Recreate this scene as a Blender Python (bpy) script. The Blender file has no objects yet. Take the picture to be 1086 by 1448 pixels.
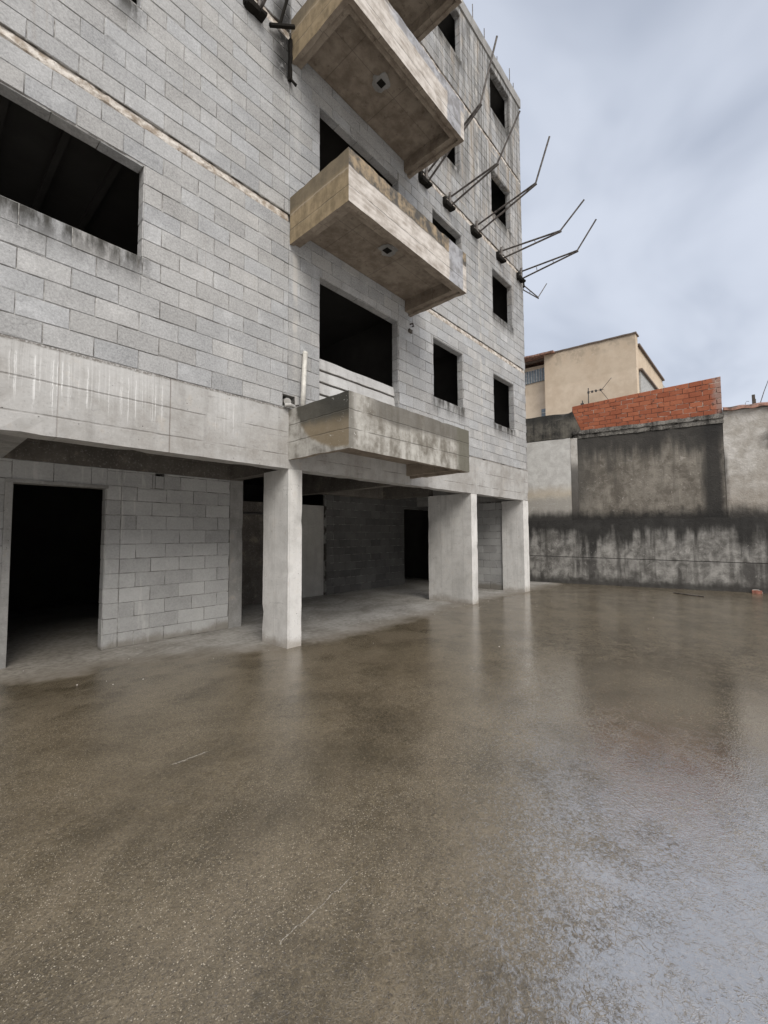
import bpy, bmesh, math, random
from mathutils import Vector, Matrix, noise
random.seed(7)
R = math.radians
scene = bpy.context.scene
COL = scene.collection

# ------------------------------------------------------------------ objects
def link(o):
    COL.objects.link(o); return o

def obj(name, bm, mat, parent=None, loc=(0, 0, 0), smooth=False, label=None):
    me = bpy.data.meshes.new(name)
    bm.normal_update()
    bm.to_mesh(me); bm.free()
    if mat: me.materials.append(mat)
    if smooth:
        for p in me.polygons: p.use_smooth = True
    o = link(bpy.data.objects.new(name, me))
    o.location = loc
    if parent: o.parent = parent
    if label: o['label'] = label
    return o

def tag(o, label, cat, group=None, kind=None):
    if label: o['label'] = label
    if cat: o['category'] = cat
    if group: o['group'] = group
    if kind: o['kind'] = kind
    return o

def thing(name, label, cat, loc=(0, 0, 0), rz=0, group=None):
    o = link(bpy.data.objects.new(name, None))
    o.location = loc; o.rotation_euler = (0, 0, rz); o.empty_display_size = .3
    return tag(o, label, cat, group)

def box(bm, x0, x1, y0, y1, z0, z1):
    v = [bm.verts.new(p) for p in ((x0,y0,z0),(x1,y0,z0),(x1,y1,z0),(x0,y1,z0),(x0,y0,z1),(x1,y0,z1),(x1,y1,z1),(x0,y1,z1))]
    for f in ((3,2,1,0),(4,5,6,7),(0,1,5,4),(1,2,6,5),(2,3,7,6),(3,0,4,7)):
        bm.faces.new([v[i] for i in f])

def prism(bm, pts, z0, z1):
    """vertical prism over a counter-clockwise xy outline"""
    a = [bm.verts.new((x, y, z0)) for x, y in pts]
    b = [bm.verts.new((x, y, z1)) for x, y in pts]
    n = len(pts)
    bm.faces.new(a[::-1]); bm.faces.new(b)
    for i in range(n):
        bm.faces.new((a[i], a[(i+1) % n], b[(i+1) % n], b[i]))

def tube(bm, pts, r, seg=8, r2=None):
    pts = [Vector(p) for p in pts]
    rings = []
    for i, p in enumerate(pts):
        d = (pts[min(i+1, len(pts)-1)] - pts[max(i-1, 0)]).normalized()
        a = d.orthogonal().normalized() if abs(d.z) > .95 else d.cross(Vector((0, 0, 1))).normalized()
        b = d.cross(a)
        rr = r if r2 is None else r + (r2-r)*i/(len(pts)-1)
        rings.append([bm.verts.new(p + rr*(math.cos(t)*a + math.sin(t)*b)) for t in [2*math.pi*(k+.5)/seg for k in range(seg)]])
    for A, B in zip(rings, rings[1:]):
        for k in range(seg):
            bm.faces.new((A[k], A[(k+1) % seg], B[(k+1) % seg], B[k]))
    bm.faces.new(rings[0][::-1]); bm.faces.new(rings[-1])

def cut_fine(bm, step):
    """grid-cut a mesh so that it can be roughened"""
    for ax in range(3):
        lo = min(v.co[ax] for v in bm.verts); hi = max(v.co[ax] for v in bm.verts)
        n = int((hi-lo)/step)
        for i in range(1, n+1):
            co = [0, 0, 0]; co[ax] = lo + (hi-lo)*i/(n+1)
            no = [0, 0, 0]; no[ax] = 1
            bmesh.ops.bisect_plane(bm, geom=bm.verts[:]+bm.edges[:]+bm.faces[:], plane_co=co, plane_no=no)

def roughen(bm, amp, sc=6.0, chip=0.0):
    bm.normal_update()
    mv = {}
    for v in bm.verts:
        n = noise.noise_vector(v.co*sc)*amp + noise.noise_vector(v.co*sc*3.1)*amp*.5
        if chip:
            sharp = any(len(e.link_faces) == 2 and e.calc_face_angle(0) > .7 for e in v.link_edges)
            if sharp:
                c = max(0, noise.noise(v.co*4.3+Vector((3, 7, 1)))-.12)*chip
                n -= v.normal*c
        mv[v] = n
    for v, n in mv.items(): v.co += n

# rectangles minus openings
def rect_minus(rects, h):
    out = []
    for (a, b, c, d) in rects:
        if h[0] >= b or h[1] <= a or h[2] >= d or h[3] <= c:
            out.append((a, b, c, d)); continue
        if a < h[0]: out.append((a, h[0], c, d))
        if b > h[1]: out.append((h[1], b, c, d))
        m0, m1 = max(a, h[0]), min(b, h[1])
        if c < h[2]: out.append((m0, m1, c, h[2]))
        if d > h[3]: out.append((m0, m1, h[3], d))
    return out

def masonry(bm, segs, zs, openings=(), bw=.4, joint=.008, depth=.010, jit=.004, tf=None, ragged=.0035, first_off=0.0):
    """individual blocks (face + bevels) over a wall face; segs = u ranges with a straight joint between them,
    zs = list of (z0,z1) courses; every block carries its own random value in the colour layer"""
    lay = bm.loops.layers.float_color.get('bcol') or bm.loops.layers.float_color.new('bcol')
    tf = tf or (lambda u, d, z: (u, d, z))
    for k, (z0, z1) in enumerate(zs):
        for si, (ua, ub) in enumerate(segs):
            off = (bw/2 if (k+si) % 2 else 0) + first_off
            u = ua - off
            while u < ub:
                a, b = max(u, ua), min(u+bw, ub)
                u += bw
                if b-a < .04: continue
                rects = [(a, b, z0, z1)]
                for h in openings: rects = rect_minus(rects, h)
                val = (random.random(), random.random(), random.random(), 1)
                for (p, q, r, s) in rects:
                    if q-p < .06 or s-r < .05:
                        if q-p < .025 or s-r < .02: continue
                        small = True
                    else: small = False
                    g = joint/2*random.uniform(.45, 1.4)
                    J = lambda: random.uniform(-ragged, ragged)
                    K = lambda: random.uniform(.008, .024) if not small and random.random() < .05 else 0.
                    dz = random.uniform(-.0015, .0015)
                    fd = random.uniform(0, jit)
                    t1, t2 = random.uniform(-.0015, .0015), random.uniform(-.0015, .0015)
                    o4 = [(p+g*.6, r+g*.6+dz), (q-g*.6, r+g*.6+dz), (q-g*.6, s-g*.6+dz), (p+g*.6, s-g*.6+dz)]
                    i4 = [(p+g+.003+J()+K(), r+g+.003+dz+J()+K()), (q-g-.003+J()-K(), r+g+.003+dz+J()+K()), (q-g-.003+J()-K(), s-g-.003+dz+J()-K()), (p+g+.003+J()+K(), s-g-.003+dz+J()-K())]
                    O = [bm.verts.new(tf(x, depth+.001, z)) for x, z in o4]
                    I = [bm.verts.new(tf(x, fd+t, z)) for (x, z), t in zip(i4, (t1, t2, -t1, -t2))]
                    fs = [bm.faces.new(I)]
                    for e in range(4):
                        fs.append(bm.faces.new((O[e], O[(e+1) % 4], I[(e+1) % 4], I[e])))
                    for f in fs:
                        for l in f.loops: l[lay] = val

def courses(z0, z1, pitch):
    out = []; z = z0
    while z < z1-.02:
        out.append((z, min(z+pitch, z1))); z += pitch
    return out

def panel(bm, u0, u1, z0, z1, openings, y0, y1, tf=None):
    """wall slab y0..y1 with rectangular openings and their reveals"""
    tf = tf or (lambda u, d, z: (u, d, z))
    lay = bm.loops.layers.float_color.get('bcol') or bm.loops.layers.float_color.new('bcol')
    us = sorted({u0, u1} | {v for h in openings for v in h[:2] if u0 < v < u1})
    zs = sorted({z0, z1} | {v for h in openings for v in h[2:] if z0 < v < z1})
    V = {}
    def vt(u, d, z):
        k = (round(u, 4), round(d, 4), round(z, 4))
        if k not in V: V[k] = bm.verts.new(tf(*k))
        return V[k]
    def solid(i, j):
        if i < 0 or j < 0 or i >= len(us)-1 or j >= len(zs)-1: return False
        cu, cz = (us[i]+us[i+1])/2, (zs[j]+zs[j+1])/2
        return not any(h[0] < cu < h[1] and h[2] < cz < h[3] for h in openings)
    F = []
    for i in range(len(us)-1):
        for j in range(len(zs)-1):
            if not solid(i, j): continue
            a, b, c, d = us[i], us[i+1], zs[j], zs[j+1]
            F.append(bm.faces.new((vt(a,y0,c), vt(b,y0,c), vt(b,y0,d), vt(a,y0,d))))
            F.append(bm.faces.new((vt(a,y1,d), vt(b,y1,d), vt(b,y1,c), vt(a,y1,c))))
            if not solid(i-1, j): F.append(bm.faces.new((vt(a,y1,c), vt(a,y0,c), vt(a,y0,d), vt(a,y1,d))))
            if not solid(i+1, j): F.append(bm.faces.new((vt(b,y0,c), vt(b,y1,c), vt(b,y1,d), vt(b,y0,d))))
            if not solid(i, j-1): F.append(bm.faces.new((vt(a,y1,c), vt(b,y1,c), vt(b,y0,c), vt(a,y0,c))))
            if not solid(i, j+1): F.append(bm.faces.new((vt(a,y0,d), vt(b,y0,d), vt(b,y1,d), vt(a,y1,d))))
    for f in F:
        for l in f.loops: l[lay] = (.5, .5, .5, 0)

# ------------------------------------------------------------------ node language
class G:
    def __init__(s, nt): s.nt = nt
    def node(s, t, **kw):
        n = s.nt.nodes.new(t)
        for k, v in kw.items(): setattr(n, k, v)
        return n
    def put(s, sock, v):
        if isinstance(v, E): s.nt.links.new(v.o, sock)
        elif v is not None: sock.default_value = v
    def math(s, op, a, b=None, c=None, clamp=False):
        n = s.node('ShaderNodeMath', operation=op, use_clamp=clamp)
        s.put(n.inputs[0], a)
        if b is not None: s.put(n.inputs[1], b)
        if c is not None: s.put(n.inputs[2], c)
        return E(s, n.outputs[0])
    def pos(s): return E(s, s.node('ShaderNodeNewGeometry').outputs['Position'])
    def objc(s): return E(s, s.node('ShaderNodeTexCoord').outputs['Object'])
    def gen(s): return E(s, s.node('ShaderNodeTexCoord').outputs['Generated'])
    def xyz(s, v):
        n = s.node('ShaderNodeSeparateXYZ'); s.put(n.inputs[0], v)
        return [E(s, o) for o in n.outputs]
    def vec(s, x=0., y=0., z=0.):
        n = s.node('ShaderNodeCombineXYZ')
        for i, v in enumerate((x, y, z)): s.put(n.inputs[i], v)
        return E(s, n.outputs[0])
    def scl(s, v, k):
        n = s.node('ShaderNodeVectorMath', operation='MULTIPLY')
        s.put(n.inputs[0], v); n.inputs[1].default_value = k if not isinstance(k, (int, float)) else (k, k, k)
        return E(s, n.outputs[0])
    def vadd(s, a, b):
        n = s.node('ShaderNodeVectorMath', operation='ADD')
        s.put(n.inputs[0], a); s.put(n.inputs[1], b); return E(s, n.outputs[0])
    def noise(s, v, sc, det=4, rough=.55, dist=0., color=False):
        n = s.node('ShaderNodeTexNoise'); s.put(n.inputs['Vector'], v)
        n.inputs['Scale'].default_value = sc; n.inputs['Detail'].default_value = det
        n.inputs['Roughness'].default_value = rough; n.inputs['Distortion'].default_value = dist
        return E(s, n.outputs['Color' if color else 'Fac'])
    def voro(s, v, sc, feat='F1', out='Distance', rand=1.):
        n = s.node('ShaderNodeTexVoronoi', feature=feat); s.put(n.inputs['Vector'], v)
        n.inputs['Scale'].default_value = sc; n.inputs['Randomness'].default_value = rand
        return E(s, n.outputs[out])
    def sm(s, x, a, b, lo=0., hi=1.):
        n = s.node('ShaderNodeMapRange', interpolation_type='SMOOTHSTEP')
        s.put(n.inputs[0], x); s.put(n.inputs[1], a); s.put(n.inputs[2], b)
        n.inputs[3].default_value = lo; n.inputs[4].default_value = hi
        return E(s, n.outputs[0])
    def lin(s, x, a, b, lo=0., hi=1.):
        n = s.node('ShaderNodeMapRange')
        s.put(n.inputs[0], x); s.put(n.inputs[1], a); s.put(n.inputs[2], b)
        n.inputs[3].default_value = lo; n.inputs[4].default_value = hi
        return E(s, n.outputs[0])
    def mix(s, f, a, b, mode='MIX'):
        n = s.node('ShaderNodeMix', data_type='RGBA', blend_type=mode)
        s.put(n.inputs[0], f)
        for i, v in ((6, a), (7, b)):
            if isinstance(v, E): s.put(n.inputs[i], v)
            elif isinstance(v, (int, float)): n.inputs[i].default_value = (v, v, v, 1)
            else: n.inputs[i].default_value = (*v, 1)
        return E(s, n.outputs[2])
    def attr(s, name):
        n = s.node('ShaderNodeAttribute', attribute_name=name); return E(s, n.outputs['Vector'])
    def grey(s, x):
        n = s.node('ShaderNodeCombineColor')
        for i in range(3): s.put(n.inputs[i], x)
        return E(s, n.outputs[0])
class E:
    def __init__(s, g, o): s.g, s.o = g, o
    def __add__(s, b): return s.g.math('ADD', s, b)
    def __radd__(s, b): return s.g.math('ADD', b, s)
    def __sub__(s, b): return s.g.math('SUBTRACT', s, b)
    def __rsub__(s, b): return s.g.math('SUBTRACT', b, s)
    def __mul__(s, b): return s.g.math('MULTIPLY', s, b)
    def __rmul__(s, b): return s.g.math('MULTIPLY', b, s)
    def __truediv__(s, b): return s.g.math('DIVIDE', s, b)
    def __pow__(s, b): return s.g.math('POWER', s, b)
    def max(s, b): return s.g.math('MAXIMUM', s, b)
    def min(s, b): return s.g.math('MINIMUM', s, b)
    def abs(s): return s.g.math('ABSOLUTE', s)
    def sat(s): return s.g.math('ADD', s, 0., clamp=True)

def material(name, build, rough=.85):
    m = bpy.data.materials.new(name); m.use_nodes = True
    nt = m.node_tree; nt.nodes.clear()
    g = G(nt)
    out = g.node('ShaderNodeOutputMaterial'); p = g.node('ShaderNodeBsdfPrincipled')
    nt.links.new(p.outputs[0], out.inputs[0])
    p.inputs['Roughness'].default_value = rough
    r = build(g)          # dict: color, rough, height, (bump strength, distance), ior, metallic
    for k, s in (('color', 'Base Color'), ('rough', 'Roughness'), ('ior', 'IOR'), ('metal', 'Metallic'), ('coat', 'Coat Weight'), ('coat_rough', 'Coat Roughness'), ('coat_ior', 'Coat IOR'), ('spec', 'Specular IOR Level')):
        if k in r:
            v = r[k]
            if k == 'color' and not isinstance(v, E): v = (*v, 1)
            g.put(p.inputs[s], v)
    if 'height' in r:
        b = g.node('ShaderNodeBump'); g.put(b.inputs['Height'], r['height'])
        g.put(b.inputs['Strength'], r.get('bump', .5)); b.inputs['Distance'].default_value = r.get('dist', .01)
        nt.links.new(b.outputs[0], p.inputs['Normal'])
        if r.get('coat_normal', True): nt.links.new(b.outputs[0], p.inputs['Coat Normal'])
    return m

# ------------------------------------------------------------------ measured layout (x along facade, y into building, z up; metres)
UE = 11.30                     # far corner of the facade
ROOF = 13.88
WINS = [                       # window openings u0,u1,z0,z1
    (-1.6, 1.615, 4.47, 5.48), (-1.6, 1.54, 7.23, 8.2), (-1.6, 1.54, 9.9, 10.95),
    (6.95, 8.06, 4.25, 5.45), (6.97, 8.08, 6.98, 8.14), (6.98, 8.09, 9.62, 10.78), (7.0, 8.17, 12.35, 13.46),
    (9.46, 10.57, 4.21, 5.42), (9.50, 10.59, 6.96, 8.09), (9.53, 10.61, 9.575, 10.70), (9.56, 10.68, 12.33, 13.46)]
BALC = [(4.04, 5.86, 3.27, 5.37), (4.03, 5.90, 6.05, 8.05), (4.03, 5.90, 8.78, 10.75), (4.03, 5.90, 11.45, 13.46)]
CAV = (3.40, 3.60, 3.27, 3.43)
BANDS = [(5.90, 6.02), (8.60, 8.73), (11.32, 11.44)]
BAL_Z = [(2.535, 3.225), (5.575, 6.258), (8.275, 8.93), (10.83, 11.5)]
BX0, BX1, BD = 3.49, 6.225, 1.196

# ------------------------------------------------------------------ materials
def stain_under(g, x, z, holes, streak):
    """grime washed down from sills: below each opening, fading downwards, streaky"""
    tot = None
    for (a, b, c, d) in holes:
        m = g.sm(x, a-.10, a+.04)*g.sm(x, b-.02, b+.12, 1., 0.)*g.lin(z, c-.36, c-.06)*g.sm(z, c, c+.03, 1., 0.)
        tot = m if tot is None else tot.max(m)
    return (tot*g.sm(streak, .30, .58)).sat()

def m_block(g):
    P = g.pos(); x, y, z = g.xyz(P)
    A = g.xyz(g.attr('bcol'))
    big = g.noise(P, .55, 4, .6); mid = g.noise(P, 3.2, 5, .6); fine = g.noise(P, 45, 4, .7); grit = g.noise(P, 160, 3, .7)
    st = g.noise(g.vec(x*9., y*9., z*.55), 1., 4, .6)
    st2 = g.noise(g.vec(x*2.6, y*2.6, z*.5), 1., 5, .6)
    v = .365 + (A[0]-.5)*.075 + (big-.5)*.20 + (mid-.5)*.20 + (fine-.5)*.42 + (grit-.5)*.26
    v = v*(1.-g.sm(g.noise(P, 11, 5, .7), .54, .70)*.16)
    # block surfaces have a floated, scuffed film
    v = v + g.sm(mid, .52, .62)*g.sm(A[1], .3, .9)*.05
    col = g.mix(A[2], (.985, 1.0, 1.02), (1.012, 1.0, .98))
    col = g.mix(1., col, g.grey(v), 'MULTIPLY')
    # sills' grime, upper storeys' streaks, soot next to the strap
    soot = stain_under(g, x, z, WINS, g.noise(g.vec(x*6., y, z*1.6), 1., 5, .65))
    col = g.mix(soot*.95, col, (.028, .026, .021))
    up = g.sm(z, 5.5, 11.5)*g.sm(x, 5.5, 8.5)
    col = g.mix((up*g.sm(st, .38, .60)*.78).sat(), col, (.10, .095, .085))
    col = g.mix((up*g.sm(st2, .50, .66)*.40).sat(), col, (.45, .36, .26))
    col = g.mix((up*g.sm(g.noise(g.vec(x*1.3, y, z*7.), 1., 4), .62, .70)*.5).sat(), col, (.55, .50, .43))
    burn = g.sm((x-3.38+(mid-.5)*.25).abs(), .05, .30, 1., 0.)*g.sm(z, 7.65, 8.1)*g.sm(z, 8.9, 9.6, 1., 0.)*g.sm(x, 3.47, 3.52, 1., 0.)
    col = g.mix((burn*g.sm(mid+(fine-.5)*.3, .30, .46)*.95).sat(), col, (.012, .011, .010))
    # rust/brown run-off on joints of construction and bleached mortar smears
    smear = g.sm((x-8.86+(st-.5)*.10).abs(), .02, .075, 1., 0.).max(g.sm((x-3.60+(mid-.5)*.10).abs(), .015, .06, 1., 0.)*g.sm(z, 5.55, 5.4, 0., 1.).max(.25))
    col = g.mix((smear*g.sm(mid, .40, .60)*.75).sat(), col, (.52, .50, .47))
    brown = g.sm(st, .60, .72)*g.sm(big, .5, .62)
    col = g.mix((brown*.35).sat(), col, (.22, .17, .12))
    scr = g.sm(g.noise(g.vec(x*14., y*14., z*30.), 1., 5, .75, 1.2), .60, .66)
    col = g.mix((scr*.30).sat(), col, (.17, .165, .16))
    pits = g.sm(g.voro(P, 26, rand=1.), .045, .10, 1., 0.)*g.sm(g.noise(P, 7, 2), .50, .60)
    col = g.mix((pits*.8).sat(), col, (.06, .055, .05))
    # mortar: alpha/no random value -> recognised by depth behind face (y > 8.5 mm)
    return dict(color=col, height=fine*.5+grit*.35+mid*.5-pits*1.2, bump=.8, dist=.008, rough=.9)

def m_mortar(g):
    P = g.pos(); n = g.noise(P, 5, 5, .6); f = g.noise(P, 60, 3); x, y, z = g.xyz(P)
    col = g.mix(g.sm(n, .40, .60), (.085, .078, .07), (.46, .455, .44))
    return dict(color=g.mix(f*.35, col, (.10, .09, .08)), height=f, bump=.6, dist=.004, rough=.95)

def concrete(base=(.45, .445, .435), dark=(.30, .285, .265), boards=None, warm=.25, dim=1.0, drips=False, panels=False, lines=.45):
    def f(g):
        P = g.pos(); x, y, z = g.xyz(P)
        big = g.noise(P, .8, 5, .6); mid = g.noise(P, 4.5, 6, .62); fine = g.noise(P, 38, 5, .7)
        st = g.noise(g.vec(x*7., y*7., z*.7), 1., 5, .6)
        col = g.mix(g.sm(big*.6+mid*.4, .36, .62), dark, base)
        col = g.mix(g.sm(st, .5, .72)*.35, col, tuple(c*.62 for c in dark))
        col = g.mix(g.sm(mid, .56, .68)*warm, col, (.38, .31, .23))
        col = g.mix(g.sm(fine, .55, .72)*.30, col, (.62, .61, .59))
        col = g.mix(g.sm(fine, .46, .32)*.30, col, tuple(c*.6 for c in dark))
        hz = g.noise(g.vec(x*3., y*3., z*22.), 1., 5, .7, .8)
        col = g.mix(g.sm(hz, .60, .68)*.32, col, tuple(c*.55 for c in dark))
        if panels:
            vb = g.sm(((x+y*1.0)*3.4-g.math('FLOOR', (x+y)*3.4)-.5).abs(), .482, .492)
            col = g.mix(vb*.30, col, (.25, .24, .225))
        if panels:
            spl = g.sm(z+(mid-.5)*.25+(fine-.5)*.1, .0, .16, 1., 0.)
            col = g.mix((spl*.55).sat(), col, (.22, .175, .125))
            col = g.mix((g.sm(g.noise(g.vec(x*12., y*12., z*2.2), 3., 4, .7), .62, .70)*.40).sat(), col, (.30, .22, .15))
        pits = g.sm(g.voro(P, 15), .05, .10, 1., 0.)*g.sm(g.noise(P, 4, 2), .47, .57)
        col = g.mix((pits*.85).sat(), col, (.05, .045, .04))
        h = fine*.35+mid*.8-pits*1.5
        if boards:
            wob = (mid-.5)*.05
            ln = None
            for zz in boards:
                l = g.sm((z-zz+wob*.5).abs(), .002, .013, 1., 0.)
                ln = l if ln is None else ln.max(l)
            ln = ln*g.sm(g.noise(g.vec(x*2.2, y*2.2, z*.9), 1., 4), .40 if lines < .6 else .25, .56 if lines < .6 else .42)
            col = g.mix((ln*lines).sat(), col, (.10, .085, .07)); h = h-ln*1.2
        if drips:
            d1 = g.noise(g.vec(x*30.+(mid-.5)*1.2, 0., 0.), 1., 4, .75)
            ln = g.noise(g.vec(x*13., 5., 0.), 1., 2)
            zone = g.sm(x, .35, .7)*g.sm(x, 1.75, 1.95, 1., 0.)+g.sm(x, 2.35, 2.5)*g.sm(x, 2.75, 2.9, 1., 0.)*.8
            m = g.sm(d1+(mid-.5)*.10, .525, .60)*g.sm(fine, .30, .5, .5, 1.)*g.sm(z, 3.16-ln*.95, 3.2-ln*.75)*g.sm(z, 3.11, 3.16, 1., 0.)*zone
            m = m.max(g.sm(d1, .40, .55)*zone*g.sm(z, 2.75, 3.05)*.22)
            col = g.mix((m*.85).sat(), col, (.74, .74, .73))
            top = g.sm((z-3.235+(mid-.5)*.06).abs(), .006, .028, 1., 0.)*g.sm(fine, .35, .55)
            col = g.mix((top*.75).sat(), col, (.09, .075, .06))
            vj = g.sm((x-1.93+(mid-.5)*.01).abs(), .002, .009, 1., 0.).max(g.sm((x-.93).abs(), .002, .008, 1., 0.)*.6)
            col = g.mix((vj*.6).sat(), col, (.16, .13, .11)); h = h-vj
        if dim != 1.0: col = g.mix(1., col, (dim, dim, dim), 'MULTIPLY')
        return dict(color=col, height=h, bump=.6, dist=.008, rough=.88)
    return f

def m_band(g):
    P = g.pos(); x, y, z = g.xyz(P); n = g.noise(P, 9, 6, .65); f = g.noise(P, 50, 4)
    col = g.mix(g.sm(n, .38, .62), (.30, .25, .20), (.62, .58, .53))
    col = g.mix(g.sm(f, .60, .72)*.7, col, (.12, .09, .07))
    return dict(color=col, height=n+f*.4, bump=1., dist=.02, rough=.95)

def balcony_mat(kind):
    def f(g):
        P = g.pos(); O = g.objc(); x, y, z = g.xyz(O)       # origin: wall-side bottom corner of the balcony
        big = g.noise(P, 1.1, 5, .6); mid = g.noise(P, 5.5, 6, .65); fine = g.noise(P, 40, 5, .7)
        grain = g.noise(g.vec(x*3., y*3., z*26.), 1., 4, .6)
        st = g.noise(g.vec(x*8., y*8., z*1.0), 1., 5, .6)
        nx, ny, nz = g.xyz(E(g, g.node('ShaderNodeNewGeometry').outputs['True Normal']))
        end = g.sm(nx.abs(), .5, .7)                          # the two end faces
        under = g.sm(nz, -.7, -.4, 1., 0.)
        w = (mid-.5)*.20+(big-.5)*.22
        bl = (.20,)
        if kind == 0: col = (.2, .2, .2)
        elif kind == 1:
            base = g.mix(g.sm(mid*.6+st*.4, .34, .64), (.155, .140, .115), (.46, .445, .41))
            damp = g.sm(z+w*1.0, .40, .50)*g.sm(x+w, .25, .6)
            col = g.mix(damp*.80*g.sm(mid, .30, .55, .6, 1.), base, (.085, .076, .062))
            col = g.mix((g.sm(x+w*1.2, 2.30, 2.46)*.90).sat(), col, (.115, .108, .082))
            # damp half-disc on the end face: dark corner outside, ochre inside
            r = (((y+1.13)*.85)**2.0 + ((z-.80)*1.08)**2.0)**.5
            disc = g.sm(r+w*.30, .80, .86, 1., 0.)*end
            col = g.mix(disc*.92, col, g.mix(g.sm(z+w, .34, .52), (.215, .170, .108), (.058, .053, .041)))
            corner = g.sm(r+w*.5, .30, .62, 1., 0.)*end
            col = g.mix((corner*.80).sat(), col, (.038, .037, .030))
            cf = g.sm(x-w*.4, .14, .02, 0., 1.)*(1.-end)
            col = g.mix((cf*.8).sat(), col, (.14, .13, .11))
            wh = g.sm(g.noise(P, 16, 5, .75, .9), .635, .66)*g.sm(x, .5, .3, 0., 1.)*g.sm(y, -.75, -.9, 0., 1.)
            col = g.mix((wh*.85).sat(), col, (.62, .61, .58))
            bl = (.24, .47)
        else:
            base = g.mix(g.sm(mid*.55+grain*.45, .36, .62), (.34, .30, .26), (.60, .56, .52))
            edge = .47+(big-.5)*.10 if kind == 2 else .60+(big-.5)*.05
            topd = g.sm(z+(mid-.5)*.07, edge-.012, edge+.012)
            band = g.mix(g.sm(st*.35+mid*.65, .42, .60), (.040, .037, .032), (.29, .215, .125))
            col = g.mix((topd*.92).sat(), base, band)
            col = g.mix((g.sm((z-edge+(mid-.5)*.07).abs(), .003, .018, 1., 0.)*.6).sat(), col, (.05, .045, .04))
            patch = g.sm(x+(mid-.5)*.10, 2.20, 2.24)*g.sm(x, 2.62, 2.64, 1., 0.)
            if kind == 3: patch = patch.max(g.sm(z+(mid-.5)*.10, .46, .50)*g.sm(x, .6, 1.))
            col = g.mix((patch*.9).sat(), col, g.mix(g.sm(mid, .4, .62), (.20, .20, .21), (.36, .37, .40)))
            oc = g.mix(g.sm(mid*.6+st*.4, .38, .62), (.19, .145, .085), (.33, .255, .155))
            oc = g.mix((g.sm(z+w*.4, .42, .50)*.62).sat(), oc, (.095, .082, .06))
            oc = g.mix((g.sm((z-.43+(mid-.5)*.06-(big-.5)*.1).abs(), .004, .016, 1., 0.)*.45).sat(), oc, (.42, .37, .30))
            col = g.mix((end*g.sm(x, .3, .2, 0., 1.)).sat(), col, oc)
            bl = (.20,)
        # board marks
        ln = None
        for zz in bl:
            l = g.sm((z-zz+(mid-.5)*.03).abs(), .002, .010, 1., 0.)
            ln = l if ln is None else ln.max(l)
        ln = ln*g.sm(g.noise(g.vec(x*2.5, y*2.5, 0.), 1., 3), .36, .5)
        col = g.mix((ln*.45).sat(), col, (.09, .08, .065))
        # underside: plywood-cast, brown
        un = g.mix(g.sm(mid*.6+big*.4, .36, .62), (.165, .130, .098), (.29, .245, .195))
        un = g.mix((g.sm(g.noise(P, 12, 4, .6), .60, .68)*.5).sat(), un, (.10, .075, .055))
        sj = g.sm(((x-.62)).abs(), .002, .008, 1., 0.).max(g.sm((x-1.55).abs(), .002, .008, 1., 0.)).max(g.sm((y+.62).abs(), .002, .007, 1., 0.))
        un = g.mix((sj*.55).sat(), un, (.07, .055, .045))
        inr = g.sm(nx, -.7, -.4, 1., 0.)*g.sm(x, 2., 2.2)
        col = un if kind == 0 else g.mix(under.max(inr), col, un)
        pits = g.sm(g.voro(P, 20), .03, .07, 1., 0.)*g.sm(g.noise(P, 5, 2), .52, .62)
        col = g.mix((pits*.8).sat(), col, (.05, .045, .04))
        return dict(color=col, height=fine*.4+mid*.9+grain*.25-ln*1.3-pits, bump=.7, dist=.009, rough=.88)
    return f

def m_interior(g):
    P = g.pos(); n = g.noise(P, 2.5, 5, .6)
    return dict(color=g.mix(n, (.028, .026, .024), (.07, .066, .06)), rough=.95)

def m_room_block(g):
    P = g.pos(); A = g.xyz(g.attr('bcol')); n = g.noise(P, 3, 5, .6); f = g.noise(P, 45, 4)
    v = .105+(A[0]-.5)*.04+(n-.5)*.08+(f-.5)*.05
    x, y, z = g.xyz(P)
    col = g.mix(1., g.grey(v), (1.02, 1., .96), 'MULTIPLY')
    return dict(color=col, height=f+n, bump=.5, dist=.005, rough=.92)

def m_lower_block(g):
    P = g.pos(); A = g.xyz(g.attr('bcol')); n = g.noise(P, 3, 5, .6); f = g.noise(P, 45, 4); gr = g.noise(P, 140, 3)
    x, y, z = g.xyz(P)
    v = .36+(A[0]-.5)*.08+(n-.5)*.18+(f-.5)*.16
    col = g.mix(1., g.grey(v), (1.0, 1., .985), 'MULTIPLY')
    damp = g.sm(z+(n-.5)*.25-g.sm(x, 2.9, 3.6)*.06, .02, .13, 1., 0.)
    col = g.mix(damp*.7, col, (.16, .14, .11))
    ef = g.sm(g.noise(g.vec(x*10., y, z*1.2), 1., 4), .58, .68)*g.sm(x, 2.5, 2.3, 0., 1.)
    col = g.mix((ef*.45).sat(), col, (.55, .54, .52))
    return dict(color=col, height=f*.6+n+gr*.3, bump=.55, dist=.006, rough=.92)

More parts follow.
